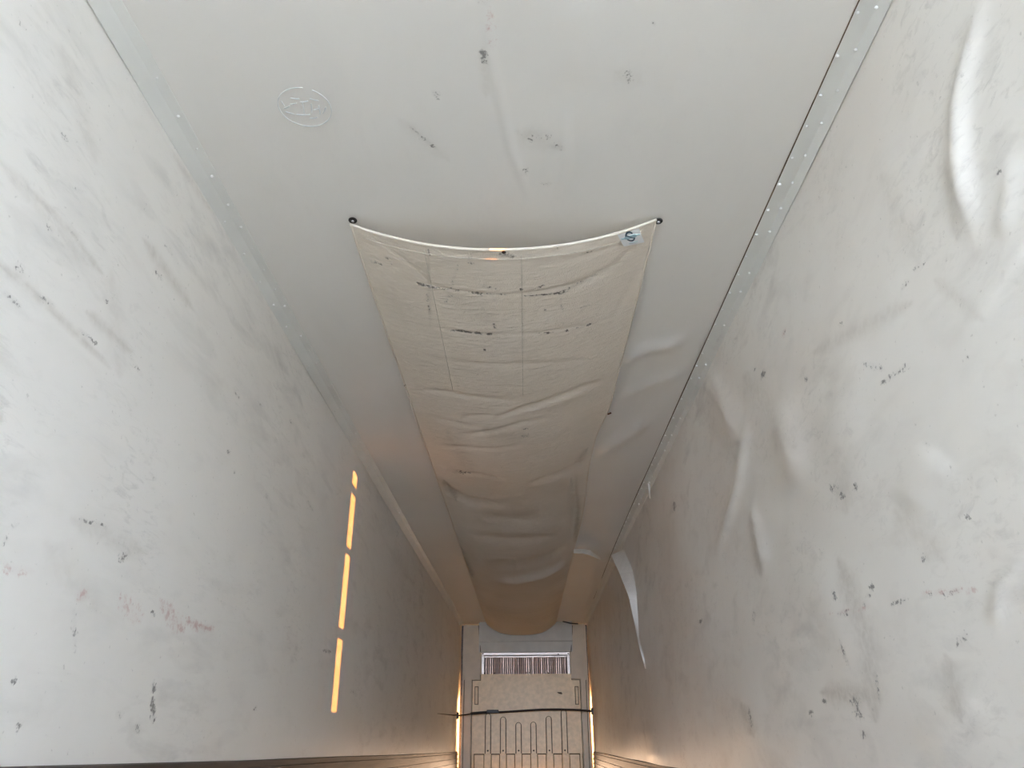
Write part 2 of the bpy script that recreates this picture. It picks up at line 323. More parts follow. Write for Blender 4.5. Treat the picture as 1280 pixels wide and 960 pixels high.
# canvas: folds (positive = pushed up, away from the camera)
Dfold = [([(612, 524), (650, 512), (690, 499), (730, 484), (765, 471)], 3.2, .022), ([(505, 482), (560, 490), (610, 498), (650, 500)], 3.0, .010), ([(570, 543), (620, 539), (650, 530), (690, 520)], 2.8, .018),
         ([(532, 517), (570, 529), (605, 535)], 3.0, .010), ([(545, 555), (585, 560), (620, 562), (655, 556)], 2.6, .013), ([(558, 586), (600, 594), (635, 600)], 3, .018), ([(655, 606), (690, 598), (722, 584), (742, 572)], 4, .045),
         ([(552, 597), (560, 612), (585, 626), (640, 632)], 5, .055), ([(575, 520), (620, 518)], 2.5, .008), ([(606, 722), (645, 724), (680, 716), (705, 703), (716, 696)], 4, -.075), ([(600, 700), (645, 706), (690, 696), (712, 680)], 5, .075), ([(575, 690), (590, 720)], 4, .06),
         ([(450, 279), (500, 320), (560, 372)], 5, .006), ([(448, 284), (480, 345), (520, 420)], 6, .005), ([(816, 282), (770, 330), (700, 366)], 6, .008), ([(818, 286), (795, 345), (760, 410)], 6, .006), ([(812, 279), (760, 310), (690, 330)], 5, .005),
         ([(470, 345), (520, 352), (640, 368), (735, 350), (800, 330)], 2.4, .004), ([(500, 400), (560, 411), (650, 417), (740, 403), (785, 392)], 2.4, .004), ([(512, 440), (580, 452), (660, 455), (770, 436)], 4, .006),
         ([(720, 580), (722, 640), (716, 680)], 4, .045), ([(590, 640), (640, 650), (700, 640)], 7, .03), ([(585, 665), (640, 676), (705, 664)], 5, .03), ([(590, 740), (640, 752), (700, 745)], 7, .04), ([(690, 730), (705, 760)], 6, .02)]
Dmark = {0: [([(520, 353), (545, 360)], 1.6, .8), ([(545, 359), (600, 366)], 1.2, .5), ([(590, 366), (605, 367)], 1.5, .8), ([(605, 367), (640, 368)], 1.2, .5), ([(655, 369), (712, 364)], 1.8, .78), ([(700, 366), (733, 351)], 2, .5), ([(733, 348), (748, 345)], 1.5, .3),
             ([(554, 412), (570, 413)], 1.2, .5), ([(568, 412), (618, 417)], 1.6, .85), ([(665, 417), (705, 414), (748, 402)], 1.2, .45), ([(650, 361), (652, 362)], 2, .9), ([(680, 386), (683, 387)], 2, .8), ([(605, 435), (608, 436)], 1.8, .8),
             ([(536, 301), (536, 306)], 1.8, .7), ([(536, 312), (536, 322)], 1.6, .5), ([(534, 366), (535, 376)], 1.8, .6), ([(536, 380), (537, 392)], 1.6, .5), ([(589, 316), (588, 330)], 4, .4), ([(622, 318), (645, 320)], 2.2, .55), ([(668, 309), (670, 310)], 1.6, .8),
             ([(690, 313), (710, 302)], 2, .55), ([(724, 320), (742, 313)], 1.6, .5), ([(462, 325), (480, 332)], 1.8, .5), ([(600, 356), (622, 361)], 2, .35), ([(617, 402), (619, 410)], 1.8, .5), ([(560, 368), (575, 372)], 1.8, .5), ([(652, 535), (660, 536)], 2, .5), ([(652, 545), (662, 543)], 2, .5),
             ([(480, 318), (490, 330)], 2, .3), ([(672, 360), (680, 356)], 1.8, .4), ([(725, 385), (738, 380)], 1.5, .35), ([(560, 290), (575, 300)], 2, .25), ([(700, 372), (704, 392)], 1.4, .35), ([(566, 590), (590, 592)], 1.8, .5)],
         2: [([(590, 316), (640, 320)], 6, .25), ([(470, 360), (560, 420)], 20, .12), ([(560, 365), (620, 400)], 14, .15), ([(650, 365), (740, 350)], 5, .2), ([(537, 295), (538, 410)], 2.5, .25), ([(652, 320), (654, 460)], 2.5, .18), ([(602, 540), (660, 545)], 7, .25), ([(560, 540), (590, 590)], 12, .2),
             ([(555, 600), (570, 625)], 5, .5), ([(574, 680), (590, 720)], 5, .6), ([(722, 580), (740, 560)], 5, .4), ([(640, 440), (700, 470)], 16, .1), ([(716, 600), (722, 680)], 5, .4), ([(600, 650), (700, 660)], 16, .15), ([(610, 760), (700, 770)], 16, .2)]}  # edge pocket, crease and side strokes are shade painted into the cloth colour

WK = {0: 1.15, 1: 1.1, 2: 1.7}
# ------------------------------------------------------------------ large structure
ysL = geo(.9, YE, 620); zs = np.linspace(-.02, 2.68, 250)
def pk(fn, sgn):
    def f(A, B, H): return np.stack([fn(A) + sgn * H, A, B], -1)
    return f
sheet('wall_left', M['wall'], ysL, zs, pk(xl, 1), (-.07, 0, 0), [], {k: conv('L', v, WK[k]) for k, v in Lmark.items()}, lambda a: 1.3 / max(a, 1.3), ripple=.006, seed=4, kind='structure')
sheet('wall_right', M['wall_r'], ysL, zs, pk(xr, -1), (.07, 0, 0), conv('R', Rdent), {k: conv('R', v, WK[k]) for k, v in Rmark.items()}, lambda a: 1.15 / max(a, 1.2), ripple=.010, seed=9, kind='structure')
ysC = geo(.5, YE, 560); xs = np.linspace(-1.31, 1.25, 250)
sheet('ceiling', M['ceil'], ysC, xs, lambda A, B, H: np.stack([B, A, ZC - H], -1), (0, 0, .07), conv('C', Cdent), {k: conv('C', v, WK[k]) for k, v in Cmark.items()}, lambda a: 2.08 / max(a, 2.1), ripple=.003, seed=2, kind='structure')
# the bays behind the photographer: same liners, carried on to the open rear end
obj('wall_left_rear', box(nb(), -1.375, -1.305, REAR, .9, -.02, 2.68), M['wall'], kind='structure')
obj('ceiling_rear', box(nb(), -1.375, 1.225, REAR, .5, ZC, ZC + .07), M['ceil'], kind='structure')
SY0, SY1 = -.445, -.235     # gap of the side door that stands ajar
obj('wall_right_rear', box(nb(), 1.155, 1.225, REAR, -1.25, -.02, 2.68), M['wall_r'], kind='structure')
obj('trim_3', box(nb(), 1.155, 1.185, SY1, .9, -.02, 2.68), M['wall_r'], kind='structure')
bm = nb()   # floor with T rails
prof = []
n = 44; w = 2.53 / n
for i in range(n):
    x = -1.305 + i * w
    prof += [(x, 0.), (x + w * .35, 0.), (x + w * .35, .022), (x + w * .99, .022)]
prof += [(1.235, 0.), (1.235, -.08), (-1.305, -.08)]
obj('floor', prism(bm, prof, REAR, YE), M['floor'], kind='structure')
obj('wall_front', box(nb(), -1.375, 1.31, YE, YE + .06, -.08, 2.75), M['kick'], kind='structure')
obj('ground', box(nb(), -60, 60, -70, 60, -1.35, -1.25), M['ground'], kind='structure')

obj('sun_blocker', box(nb(), 2.0, 2.3, -24, -4.9, -1.25, 4.2), M['blocker'], kind='structure')  # added unseen slab, keeps the low sun out of the open rear
# side door ajar behind the photographer; its hinge gap lets the low sun in
dr = empty('door_1', (1.17, .2, 0), kind='structure')
def door_loc(o): o.location = (-1.17, -.2, 0); return o
bm = nb(); box(bm, 1.158, 1.182, -1.25, SY0, -.02, 2.68)
door_loc(obj('door_leaf', bm, M['wall_r'], dr))
segs = []
for (ax, ay), (bx, by) in (((440, 576), (440, 605)), ((436, 612), (433, 682)), ((430, 689), (425, 784)), ((418, 795), (410, 889))):
    p = hit_wall(ax, ay, xl); q = hit_wall(bx, by, xl); segs.append((p[2] + .03 * 2.45 , q[2] + .03 * 2.45))
edges = [(2.68, segs[0][0])] + [(segs[i][1], segs[i + 1][0]) for i in range(3)] + [(segs[3][1], -.02)]
for t, b in edges:
    door_loc(obj('hinge_plate', box(nb(), 1.16, 1.175, SY0 - .01, SY1 + .01, b, t), M['alu'], dr))

# corner trims with rivets
def corner_trim(name, fn, sgn, hw, ceil_edge, fold):
    root = empty(name, (0, 0, 0), kind='structure')
    bm = nb(); ys = np.linspace(REAR, YB, 60); th = .004; rows = []
    for y in ys:
        X = float(fn(y)); d = X - float(fn(0))
        pts = [(X, hw), (X - sgn * .004, hw), (X - sgn * fold[0], fold[1]), (ceil_edge + d, ZC - .005), (ceil_edge + d, ZC + .001), (X, ZC + .001)]
        rows.append([bm.verts.new((x, y, z)) for x, z in pts])
    for a, b in zip(rows, rows[1:]):
        for k in range(6): bm.faces.new((a[k], a[(k + 1) % 6], b[(k + 1) % 6], b[k]))
    bm.faces.new(rows[0]); bm.faces.new(rows[-1][::-1])
    obj('cove_strip', bm, M['trim'], root)
    return root
tl = corner_trim('trim_1', xl, -1, 2.628, -1.228, (.045, 2.662))
tr = corner_trim('trim_2', xr, 1, 2.648, 1.066, (.030, 2.668))
def rivets(root, fn, pts_row, y0, y1, step, nrm):
    bm = nb(); bmesh.ops.create_uvsphere(bm, u_segments=8, v_segments=4, radius=.0072)
    me = bpy.data.meshes.new('rivet'); bm.to_mesh(me); bm.free(); me.materials.append(M['rivet'])
    me.polygons.foreach_set('use_smooth', [True] * len(me.polygons))
    y = y0
    while y < y1:
        if random.random() > .08:
            o = link(bpy.data.objects.new('rivet', me), root); X = float(fn(y))
            o.location = (X + pts_row[0] + random.uniform(-.003, .003), y + random.uniform(-.012, .012), pts_row[1] + random.uniform(-.002, .002))
            s = random.uniform(.7, 1.1) * (1 + y * .03); o.scale = (s, s, s * .85)
        y += step
rivets(tl, xl, (.058, 2.668), 1.35, 9, .165, 0)
rivets(tl, xl, (.020, 2.642), 2.6, 7, .23, 0)
rivets(tr, xr, (-.078, 2.672), 1.30, 10, .165, 0)
rivets(tr, xr, (-.030, 2.666), 1.28, 8, .165, 0)
# dark open joint along the right trim's ceiling edge
bm = nb(); rows = []
for y in np.linspace(.5, 12.5, 60):
    X = 1.066 + float(xr(y) - xr(0)); w = .0022 + .0012 * math.sin(y * 3.1)
    rows.append([bm.verts.new(v) for v in ((X - w, y, ZC - .0055), (X + .001, y, ZC - .0062), (X + .001, y, ZC), (X - w, y, ZC))])
for a, b in zip(rows, rows[1:]):
    for k in range(4): bm.faces.new((a[k], a[(k + 1) % 4], b[(k + 1) % 4], b[k]))
bm.faces.new(rows[0]); bm.faces.new(rows[-1][::-1])
obj('open_joint', bm, M['seam'], tr, label='dark open joint along the ceiling edge')

# kick plates along the foot of both walls
def kick(name, fn, sgn, tops, ribs):
    root = empty(name, (float(fn(8)), 8, 0), kind='structure')
    def strip(nm, off, th, z_lo, m, dz=0., dh=None):
        bm = nb(); rows = []
        for y, zt in tops:
            X = float(fn(y)); lo = z_lo if dh is None else zt + dz - dh
            rows.append([bm.verts.new(v) for v in ((X, y, lo), (X - sgn * (off + th), y, lo), (X - sgn * (off + th), y, zt + dz - .004), (X - sgn * off * .6, y, zt + dz), (X, y, zt + dz))])
        for a, b in zip(rows, rows[1:]):
            for k in range(5): bm.faces.new((a[k], a[(k + 1) % 5], b[(k + 1) % 5], b[k]))
        bm.faces.new(rows[0]); bm.faces.new(rows[-1][::-1])
        o = obj(nm, bm, m, root); o.location = -root.location; return o
    strip('plate', .012, .004, -.01, M['kick'])
    for k in range(ribs): strip('rib', .016, .012, 0, M['kick'], -.03 - k * .075, .028)
    return root
pts = []
for p in ((0, 958.5), (150, 954.5), (300, 950.5), (422, 945.5), (500, 943.5), (567, 940)):
    h = hit_wall(p[0], p[1], xl); pts.append((float(h[1]), float(h[2])))
pts = [(.95, pts[0][1] + .01)] + pts + [(YB - .02, pts[-1][1])]
kick('baseboard_left', xl, -1, pts, 4)
kick('baseboard_right', xr, 1, [(.95, .40), (4, .40), (7.4, .402), (10, .40), (YB - .02, .405)], 4)

# ------------------------------------------------------------------ front bulkhead
def bx(px, py, Y=YB): p = hit(px, py, 1, Y); return float(p[0]), float(p[2])
bk = empty('front_bulkhead', (0, YB, 0), label='moulded beige and grey bulkhead with ribs and a vent at the far end', category='bulkhead')
def bpart(name, bm, m, parent=None, **pr):
    o = obj(name, bm, m, parent or bk, **pr)
    if parent is None: o.location = (0, -YB, 0)
    return o
def quad_prism(pts, y0, y1): return prism(nb(), [bx(*p) for p in pts], y0, y1)
XBL, XBR = -1.205, 1.180
ZT = bx(598, 782)[1]
# backing shell
bpart('backing', box(nb(), XBL, XBR, YB + .05, YB + .09, .13, ZC - .02), M['beige'])
# outer side posts
xa = bx(600, 850)[0]; xb = bx(714, 850)[0]; xc = bx(588.5, 900)[0]; xd = bx(728, 900)[0]
zshoulder = bx(600, 849)[1]
for s, a, b, c in (('l', XBL, xa, xc), ('r', XBR, xb, xd)):
    p = [(a, 0.), (c, 0.), (c, zshoulder), (b, zshoulder), (b, bx(600, 783)[1] + .01), (a + (.02 if s == 'l' else -.02), bx(577, 781)[1] + .0), (a, bx(577, 784)[1])]
    if s == 'r': p = p[::-1]
    bpart('side_post', prism(nb(), p, YB - .02, YB + .05), M['post'])
# bright edge channel on each outer edge
for a in (XBL - .0, XBR - .018): bpart('edge_channel', box(nb(), a, a + .018, YB - .032, YB + .05, 0, bx(577, 790)[1]), M['post'])
# seams beside the header
for p0, p1 in (((598.3, 782), (601, 815)), ((715.5, 782), (713.5, 815))):
    a, b = bx(*p0), bx(*p1); pts = [(a[0] + (b[0] - a[0]) * t + random.uniform(-.004, .004), YB - .026, a[1] + (b[1] - a[1]) * t) for t in np.linspace(0, 1, 9)]
    bpart('crack', tube(nb(), pts, .008, 6), M['seam'])
# header: two sloping faces
hz = [bx(650, y)[1] for y in (780, 802, 815)]
bm = nb(); xo0, xo1 = bx(599, 790)[0], bx(715, 790)[0]
prof = [(YB - .10, hz[0] + .04), (YB - .050, hz[1] + .01), (YB - .038, hz[1] - .01), (YB - .022, hz[2]), (YB + .05, hz[2]), (YB + .05, hz[0] + .04)]
A = [bm.verts.new((xo0, y, z)) for y, z in prof]; Bv = [bm.verts.new((xo1, y, z)) for y, z in prof]
bm.faces.new(A); bm.faces.new(Bv[::-1])
for k in range(6): bm.faces.new((A[k], Bv[k], Bv[(k + 1) % 6], A[(k + 1) % 6]))
bpart('header', bm, M['grey'], label='grey sloping header under the canvas')
# intake grille
gx0, gz1 = bx(602, 815.5); gx1, gz0 = bx(713, 842.5)
gr = empty('intake_grille', (0, 0, 0)); gr.parent = bk; gr['label'] = 'shiny metal intake grille with upright fins'; gr.location = (0, -YB, 0)
def gpart(n, bm, m, **pr): return obj(n, bm, m, gr, **pr)
gpart('coil_core', box(nb(), gx0, gx1, YB + .03, YB + .045, gz0, gz1), M['coil'])
gpart('top_bar', box(nb(), gx0, gx1, YB - .03, YB + .02, gz1 - .062, gz1 - .004, .008), M['alu'])
gpart('lower_lip', box(nb(), gx0 + .05, gx1 - .05, YB - .012, YB + .02, gz1 - .098, gz1 - .070, .004), M['alu'])
gpart('side_bar', box(nb(), gx0, gx0 + .06, YB - .026, YB + .02, gz0, gz1 - .06, .008), M['alu'])
gpart('side_bar', box(nb(), gx1 - .06, gx1, YB - .026, YB + .02, gz0, gz1 - .06, .008), M['alu'])
nf = 38; fw = (gx1 - gx0 - .15) / nf
fm = None
for i in range(nf):
    x = gx0 + .075 + fw * (i + .5)
    if fm is None:
        b = nb(); box(b, -fw * .30, fw * .30, -.012, .025, gz0, gz1 - .095, .003)
        for v in b.verts: v.co.x += (v.co.y) * .25
        bmesh.ops.recalc_face_normals(b, faces=b.faces[:])
        fm = bpy.data.meshes.new('fin'); b.to_mesh(fm); b.free(); fm.materials.append(M['fin'])
    o = link(bpy.data.objects.new('fin', fm), gr); o.location = (x, YB, 0); o.rotation_euler = (0, 0, random.uniform(-.25, .25)); o.scale = (1, 1 + random.uniform(-.2, .3), 1)
for x, z in ((gx0 + .03, gz1 - .03), (gx1 - .03, gz1 - .035), (gx0 + .06, gz0 + .02), (gx0 + .25, gz0 + .02), (gx0 + .86, gz0 + .025), (gx0 + .92, gz0 + .025), (gx0 + 1.28, gz0 + .02), (gx1 - .22, gz1 - .045)):
    b = nb(); bmesh.ops.create_cone(b, cap_ends=True, segments=8, radius1=.014, radius2=.010, depth=.012, matrix=Matrix.Translation((x, YB - .036, z)) @ Matrix.Rotation(math.pi / 2, 4, 'X'))
    gpart('screw', b, M['rust'])
# lower moulded panel: slab, capsule ribs, pockets
zsl = bx(650, 942)[1]; z_top = gz0 + .004; sh = zshoulder - .03
xl0, xr0 = bx(602, 850)[0] - .01, bx(713.5, 850)[0] + .01; xe, xf = bx(589.5, 900)[0], bx(727, 900)[0]
xe += .01; xf -= .01
slab = [(xe, zsl), (xf, zsl), (xf, sh), (xr0, sh), (xr0, z_top), (xl0, z_top), (xl0, sh), (xe, sh)]
fr = bpart('lower_panel', prism(nb(), slab, YB - .035, YB + .02), M['beige'])
bpart('shadow_seam', prism(nb(), [(xe - .014, .13), (xf + .014, .13), (xf + .014, sh + .014), (xr0 + .014, sh + .014), (xr0 + .014, z_top - .01), (xl0 - .014, z_top - .01), (xl0 - .014, sh + .014), (xe - .014, sh + .014)], YB + .0, YB + .045), M['seam'])  # dark sheet behind the panel, shade of its gaps put into the colour
def capsule(cx, z0, z1, r, y0, y1, m, name, parent=None):
    poly = [(cx + r * math.cos(t), z1 - r + r * math.sin(t)) for t in np.linspace(0, math.pi, 9)] + [(cx - r, z0), (cx + r, z0)]
    return bpart(name, prism(nb(), poly, y0, y1), m, parent)
xpk = [bx(x, 930)[0] for x in (610, 629, 648.3, 667, 686.5, 705.8)]
ztops = [bx(650, y)[1] for y in (892, 896.5, 903.5, 903, 896, 888)]; zbot = bx(650, 940.5)[1]
for x, zt in zip(xpk, ztops):
    capsule(x, zsl + .002, zt + .010, .058, YB - .0385, YB - .034, M['seam'], 'groove_shade')  # dark ring around each rib, recess shade put into the colour
    capsule(x, zsl, zt, .042, YB - .056, YB - .033, M['beige'], 'rib')
    b = nb(); bmesh.ops.create_cone(b, cap_ends=True, segments=10, radius1=.016, radius2=.012, depth=.01, matrix=Matrix.Translation((x, YB - .06, zbot + .03)) @ Matrix.Rotation(math.pi / 2, 4, 'X')); bpart('rib_screw', b, M['seam'])
# pockets below: upright bars between them
edges_px = [589.8, 592.3, 605.3, 613.8, 624.8, 632.8, 643.8, 652.2, 663.7, 671.7, 683.2, 691.8, 703.2, 711.8, 725.2, 727]
ex = [bx(x, 950)[0] for x in edges_px]
ex[0] = xe; ex[-1] = xf
for k in range(0, len(ex), 2): bpart('divider', box(nb(), ex[k], ex[k + 1], YB - .034, YB + .04, .13, zsl + .001, .006), M['beige'])
for k in range(1, len(ex) - 1, 2):
    bpart('pocket', box(nb(), ex[k] + .010, ex[k + 1] - .010, YB - .012, YB + .04, .13, zsl - .016, .004), M['beige'])
# narrow slots at the shoulders
for px in (596, 720.5):
    x, z1 = bx(px, 859); z0 = bx(px, 880)[1]
    bpart('slot_shade', box(nb(), x - .036, x + .036, YB - .037, YB - .033, z0 - .012, z1 + .012), M['seam'])  # dark surround of the slot, its recess shade painted as colour
    bpart('slot_rib', box(nb(), x - .024, x + .024, YB - .046, YB - .034, z0, z1, .005), M['beige'])
x, z = bx(700, 866.3); b = nb()
for dx, dz, w, h in ((0, 0, .03, .014), (-.03, .008, .022, .008), (.022, -.012, .02, .01)): box(b, x + dx - w, x + dx + w, YB - .039, YB - .034, z + dz - h, z + dz + h, .003)
bpart('tar_spot', b, M['seam'])
# posts' inner line
for px in (579.5, 734.5):
    x = bx(px, 900)[0]; bpart('post_line', box(nb(), x - .006, x + .006, YB - .024, YB - .019, 0, bx(px, 850)[1]), M['seam'])
# gap at the right of the canvas above the header
a, b2 = bx(703, 778), bx(722, 781); bpart('open_joint', tube(nb(), [(a[0], YB - .14, a[1]), ((a[0] + b2[0]) / 2, YB - .15, (a[1] + b2[1]) / 2 - .015), (b2[0], YB - .14, b2[1])], .012, 6), M['black'])

# added unseen warm lights in the cavity, for the glow at the bulkhead edges
for s, x in ((-1, -1.15), (1, 1.12)):
    l = bpy.data.lights.new('edge_glow_fill', 'AREA'); l.shape = 'RECTANGLE'; l.size = .9; l.size_y = .08; l.energy = 16; l.color = (1, .50, .20)
    o = bpy.data.objects.new('edge_glow_fill', l); COL.objects.link(o); o.location = (x, YB + .24, .75)
    o.rotation_euler = (0, math.radians(-90 * s), 0); l['note'] = 0
    o.rotation_euler = Vector((s, -.55, 0)).to_track_quat('-Z', 'Y').to_euler(); l.size = .08; l.size_y = 1.2

# added warm fill under the bulkhead, brightens the far end; opening made up
l = bpy.data.lights.new('far_end_fill', 'AREA'); l.shape = 'RECTANGLE'; l.size = 1.5; l.size_y = .11; l.energy = 25; l.color = (1, .66, .42)
o = bpy.data.objects.new('far_end_fill', l); COL.objects.link(o); o.location = (0, YB + .12, .068); o.rotation_euler = (math.radians(-90), 0, 0)
o.rotation_euler = Vector((0, -1, .35)).to_track_quat('-Z', 'Y').to_euler()

# ------------------------------------------------------------------ canvas air duct
du = empty('canvas_air_duct', (DXC, DY0, ZC), label='long beige canvas air duct sagging below the ceiling down the middle', category='air duct')
def droot(o): o.location = (-DXC, -DY0, -ZC); return o
ysD = geo(DY0, YB - .115, 640, .5); xsD = np.linspace(DX0, DX1, 210)
def place_d(A, B, H):
    u = (B - DXC) / DXH; ed = 1 - np.abs(u) ** 6
    z = sag(B, A) + H * (.15 + .85 * ed)
    sc = .010 * np.abs(np.sin((A - DY0) * 2.05)) * (np.abs(u) ** 8)
    pull = -.05 * sm(4.55, 5.3, A) * (1 - sm(5.6, 7.6, A)) * np.clip(u, 0, 1) ** 3
    return np.stack([B + pull, A, np.minimum(z - sc, ZC - .006)], -1)
cv = sheet('canvas_sheet', M['canvas'], ysD, xsD, place_d, None, conv('D', Dfold), {k: conv('D', v) for k, v in Dmark.items()}, lambda a: 1.9 / max(a, 2.2), ripple=.006, seed=12, parent=du)
droot(cv)
md = cv.modifiers.new('thickness', 'SOLIDIFY'); md.thickness = .0016; md.offset = 1
# rolled front hem, side hems
def dpt(x, y, dz=0): return (x, y, float(sag(np.array(x), np.array(y))) + dz)
hp = [dpt(x, DY0, -.004) for x in np.linspace(DX0, DX1, 60)]
droot(obj('front_hem', tube(nb(), hp, .007, 8), M['canvas'], du, smooth=True))
for X, s in ((DX0, 1), (DX1, -1)):
    P = []
    for y in geo(DY0, YB - .13, 160, .5):
        p = place_d(np.array([[y]]), np.array([[X]]), np.zeros((1, 1)))[0, 0]; P.append((p[0] + s * .004, p[1], p[2] - .003))
    droot(obj('side_hem', tube(nb(), P, .0055, 6), M['canvas'], du, smooth=True))
# stitch lines running down the cloth
for px in (537, 652):
    x0 = hit_duct(px, 345)[0]
    P = [dpt(x0, y, -.0045) for y in np.linspace(DY0 + .03, 4.1, 50)]
    droot(obj('stitch_line', tube(nb(), P, .0013, 5), M['stitch'], du))
# cross stitching near the front edge
P = [dpt(x, DY0 + .055, -.0045) for x in np.linspace(DX0 + .05, DX1 - .05, 50)]
droot(obj('stitch_line', tube(nb(), P, .0011, 5), M['stitch'], du))
# corner anchors: washer, ring, screw
def anchor(px, py, r):
    p = hit(px, py, 2, ZC - .014); a = empty('corner_anchor', (0, 0, 0)); a.parent = du
    a.location = (p[0] - DXC, p[1] - DY0, p[2] - ZC)
    b = nb(); bmesh.ops.create_cone(b, cap_ends=True, segments=24, radius1=r, radius2=r, depth=.008)
    bmesh.ops.bevel(b, geom=b.edges[:], offset=.002, segments=2, affect='EDGES'); obj('washer', b, M['black'], a, smooth=False)
    b = nb(); bmesh.ops.create_cone(b, cap_ends=True, segments=12, radius1=r * .30, radius2=r * .42, depth=.008, matrix=Matrix.Translation((0, 0, -.006))); obj('screw_head', b, M['steel'], a)
    b = nb(); box(b, -r * .3, r * .3, -.0012, .0012, -.0105, -.0095); obj('screw_slot', b, M['black'], a)
anchor(441, 275.5, .019); anchor(823, 276.5, .019)
def snap(px, py, r, m, name, edge=False):
    p = hit_duct(px, py); b = nb(); bmesh.ops.create_uvsphere(b, u_segments=12, v_segments=6, radius=r)
    for v in b.verts: v.co.z *= .5
    bmesh.ops.translate(b, vec=(p[0], p[1] - .004, p[2] - .011), verts=b.verts[:]); droot(obj(name, b, m, du, smooth=True))
snap(630, 313.5, .010, M['black'], 'snap_button')
# side fixings
for px, py, dx, dy in ((508, 477, -2, 5), (757, 517, 7, -1), (796, 354, 4, 0), (465, 354, -3, 1)):
    p = np.array(hit(px, py, 2, ZC - .022)); q = np.array(hit(px + dx, py + dy, 2, ZC - .022)); m_ = M['rust'] if py > 400 else M['steel']
    d = (q - p); P = [tuple(p), tuple(p + d * .5 + np.array((0, 0, -.006))), tuple(q)]
    droot(obj('side_clip', tube(nb(), P, .006 if py > 400 else .004, 8), m_, du, smooth=True))
# printed label sewn on the right front corner
tc_ = [(771.2, 290.2), (798.6, 283.0), (805.2, 300.8), (779.8, 306.2)]
TC = [np.array(hit_duct(*p)) for p in tc_]
def tagpt(u, v, off):
    p = TC[0] * (1 - u) * (1 - v) + TC[1] * u * (1 - v) + TC[2] * u * v + TC[3] * (1 - u) * v
    z = float(sag(p[0], p[1])); return Vector((p[0], p[1] - .0, z - off))
tg = empty('sewn_label', (0, 0, 0)); tg.parent = du; tg['label'] = 'white sewn label with a round blue logo'; tg.location = (-DXC, -DY0, -ZC)
def tag_patch(name, f, nu, nv, off, m, th=.0015):
    """f(s,t)->(u,v)"""
    bm = nb(); top = [[bm.verts.new(tagpt(*f(i / nu, j / nv), off)) for j in range(nv + 1)] for i in range(nu + 1)]
    bot = [[bm.verts.new(tagpt(*f(i / nu, j / nv), off - th)) for j in range(nv + 1)] for i in range(nu + 1)]
    for i in range(nu):
        for j in range(nv):
            bm.faces.new((top[i][j], top[i + 1][j], top[i + 1][j + 1], top[i][j + 1])); bm.faces.new((bot[i][j], bot[i][j + 1], bot[i + 1][j + 1], bot[i + 1][j]))
    for i in range(nu):
        bm.faces.new((top[i][0], bot[i][0], bot[i + 1][0], top[i + 1][0])); bm.faces.new((top[i][nv], top[i + 1][nv], bot[i + 1][nv], bot[i][nv]))
    for j in range(nv):
        bm.faces.new((top[0][j], top[0][j + 1], bot[0][j + 1], bot[0][j])); bm.faces.new((top[nu][j], bot[nu][j], bot[nu][j + 1], top[nu][j + 1]))
    return obj(name, bm, m, tg)
tag_patch('label_cloth', lambda s, t: (s, t), 12, 8, .0085, M['tag'])
def arc(a0, a1, r0, r1):
    def f(s, t):
        a = math.radians(a0 + (a1 - a0) * s); r = r0 + (r1 - r0) * t
        return .49 + .19 * r * math.cos(a), .36 - .31 * r * math.sin(a)
    return f
tag_patch('logo_arc', arc(35, 195, .82, 1.12), 16, 1, .0098, M['navy']); tag_patch('logo_arc', arc(205, 368, .82, 1.12), 16, 1, .0098, M['navy'])
tag_patch('logo_band', lambda s, t: (.08 + .86 * s, .36 + (t - .5) * (.20 if .18 < s < .82 else .08) + .02 * math.sin(s * 6)), 18, 1, .0104, M['blue'])
tag_patch('logo_stroke', lambda s, t: (.36 + .26 * s, .22 + .27 * s + (t - .5) * .07), 8, 1, .0109, M['navy'])
tag_patch('print_line', lambda s, t: (.30 + .42 * s, .80 + (t - .5) * .035), 6, 1, .0098, M['blue'])

# ------------------------------------------------------------------ strap across the bulkhead
st = empty('lashing_strap', (0, 14.95, bx(658, 890)[1]), label='dark cord with a buckle stretched wall to wall before the bulkhead', category='strap')
SO = (0, -14.95, -st.location.z)
def spart(n, bm, m, **pr):
    o = obj(n, bm, m, st, **pr); o.location = SO; return o
def cp(px, py, Y=14.95): p = hit(px, py, 1, Y); return [float(p[0]), Y, float(p[2])]
xw0, xw1 = float(xl(14.95)), float(xr(14.95))
L0 = cp(573, 894.5); L0[0] = xw0 + .02; R0 = cp(743, 889); R0[0] = xw1 - .02
spart('cord', tube(nb(), [L0, cp(583, 893.3), cp(590, 892), cp(605, 890.6), cp(624, 890.3), cp(640, 889.3), cp(660, 888), cp(678, 887), cp(700, 886.8), cp(725, 887.5), R0], [.012, .012, .014, .018, .018, .018, .018, .019, .019, .018, .016], 8), M['strap'], smooth=True)
spart('webbing', tube(nb(), [cp(588.5, 892, 14.93), cp(600, 891, 14.93), cp(612, 890.2, 14.93)], .024, 8), M['black'])
b = nb(); p = cp(616.5, 889.5, 14.92); box(b, p[0] - .12, p[0] + .10, 14.89, 14.95, p[2] - .028, p[2] + .030, .01); spart('buckle', b, M['black'])
for P, X, s in ((L0, xw0, 1), (R0, xw1, -1)):
    b = nb(); box(b, min(X, X + s * .04), max(X, X + s * .04), 14.92, 14.98, P[2] - .055, P[2] + .055, .006); spart('wall_hook', b, M['black'])
# dark line thinning out back along the left wall
P = []
for px, py in ((573, 894.5), (566, 894), (556, 893), (546, 892)):
    h = hit_wall(px, py, xl); P.append((float(xl(min(h[1], 14.9))) + .012, min(float(h[1]), 14.95), float(h[2])))
spart('dark_wall_line', tube(nb(), P, [.012, .009, .006, .003], 6), M['strap'])

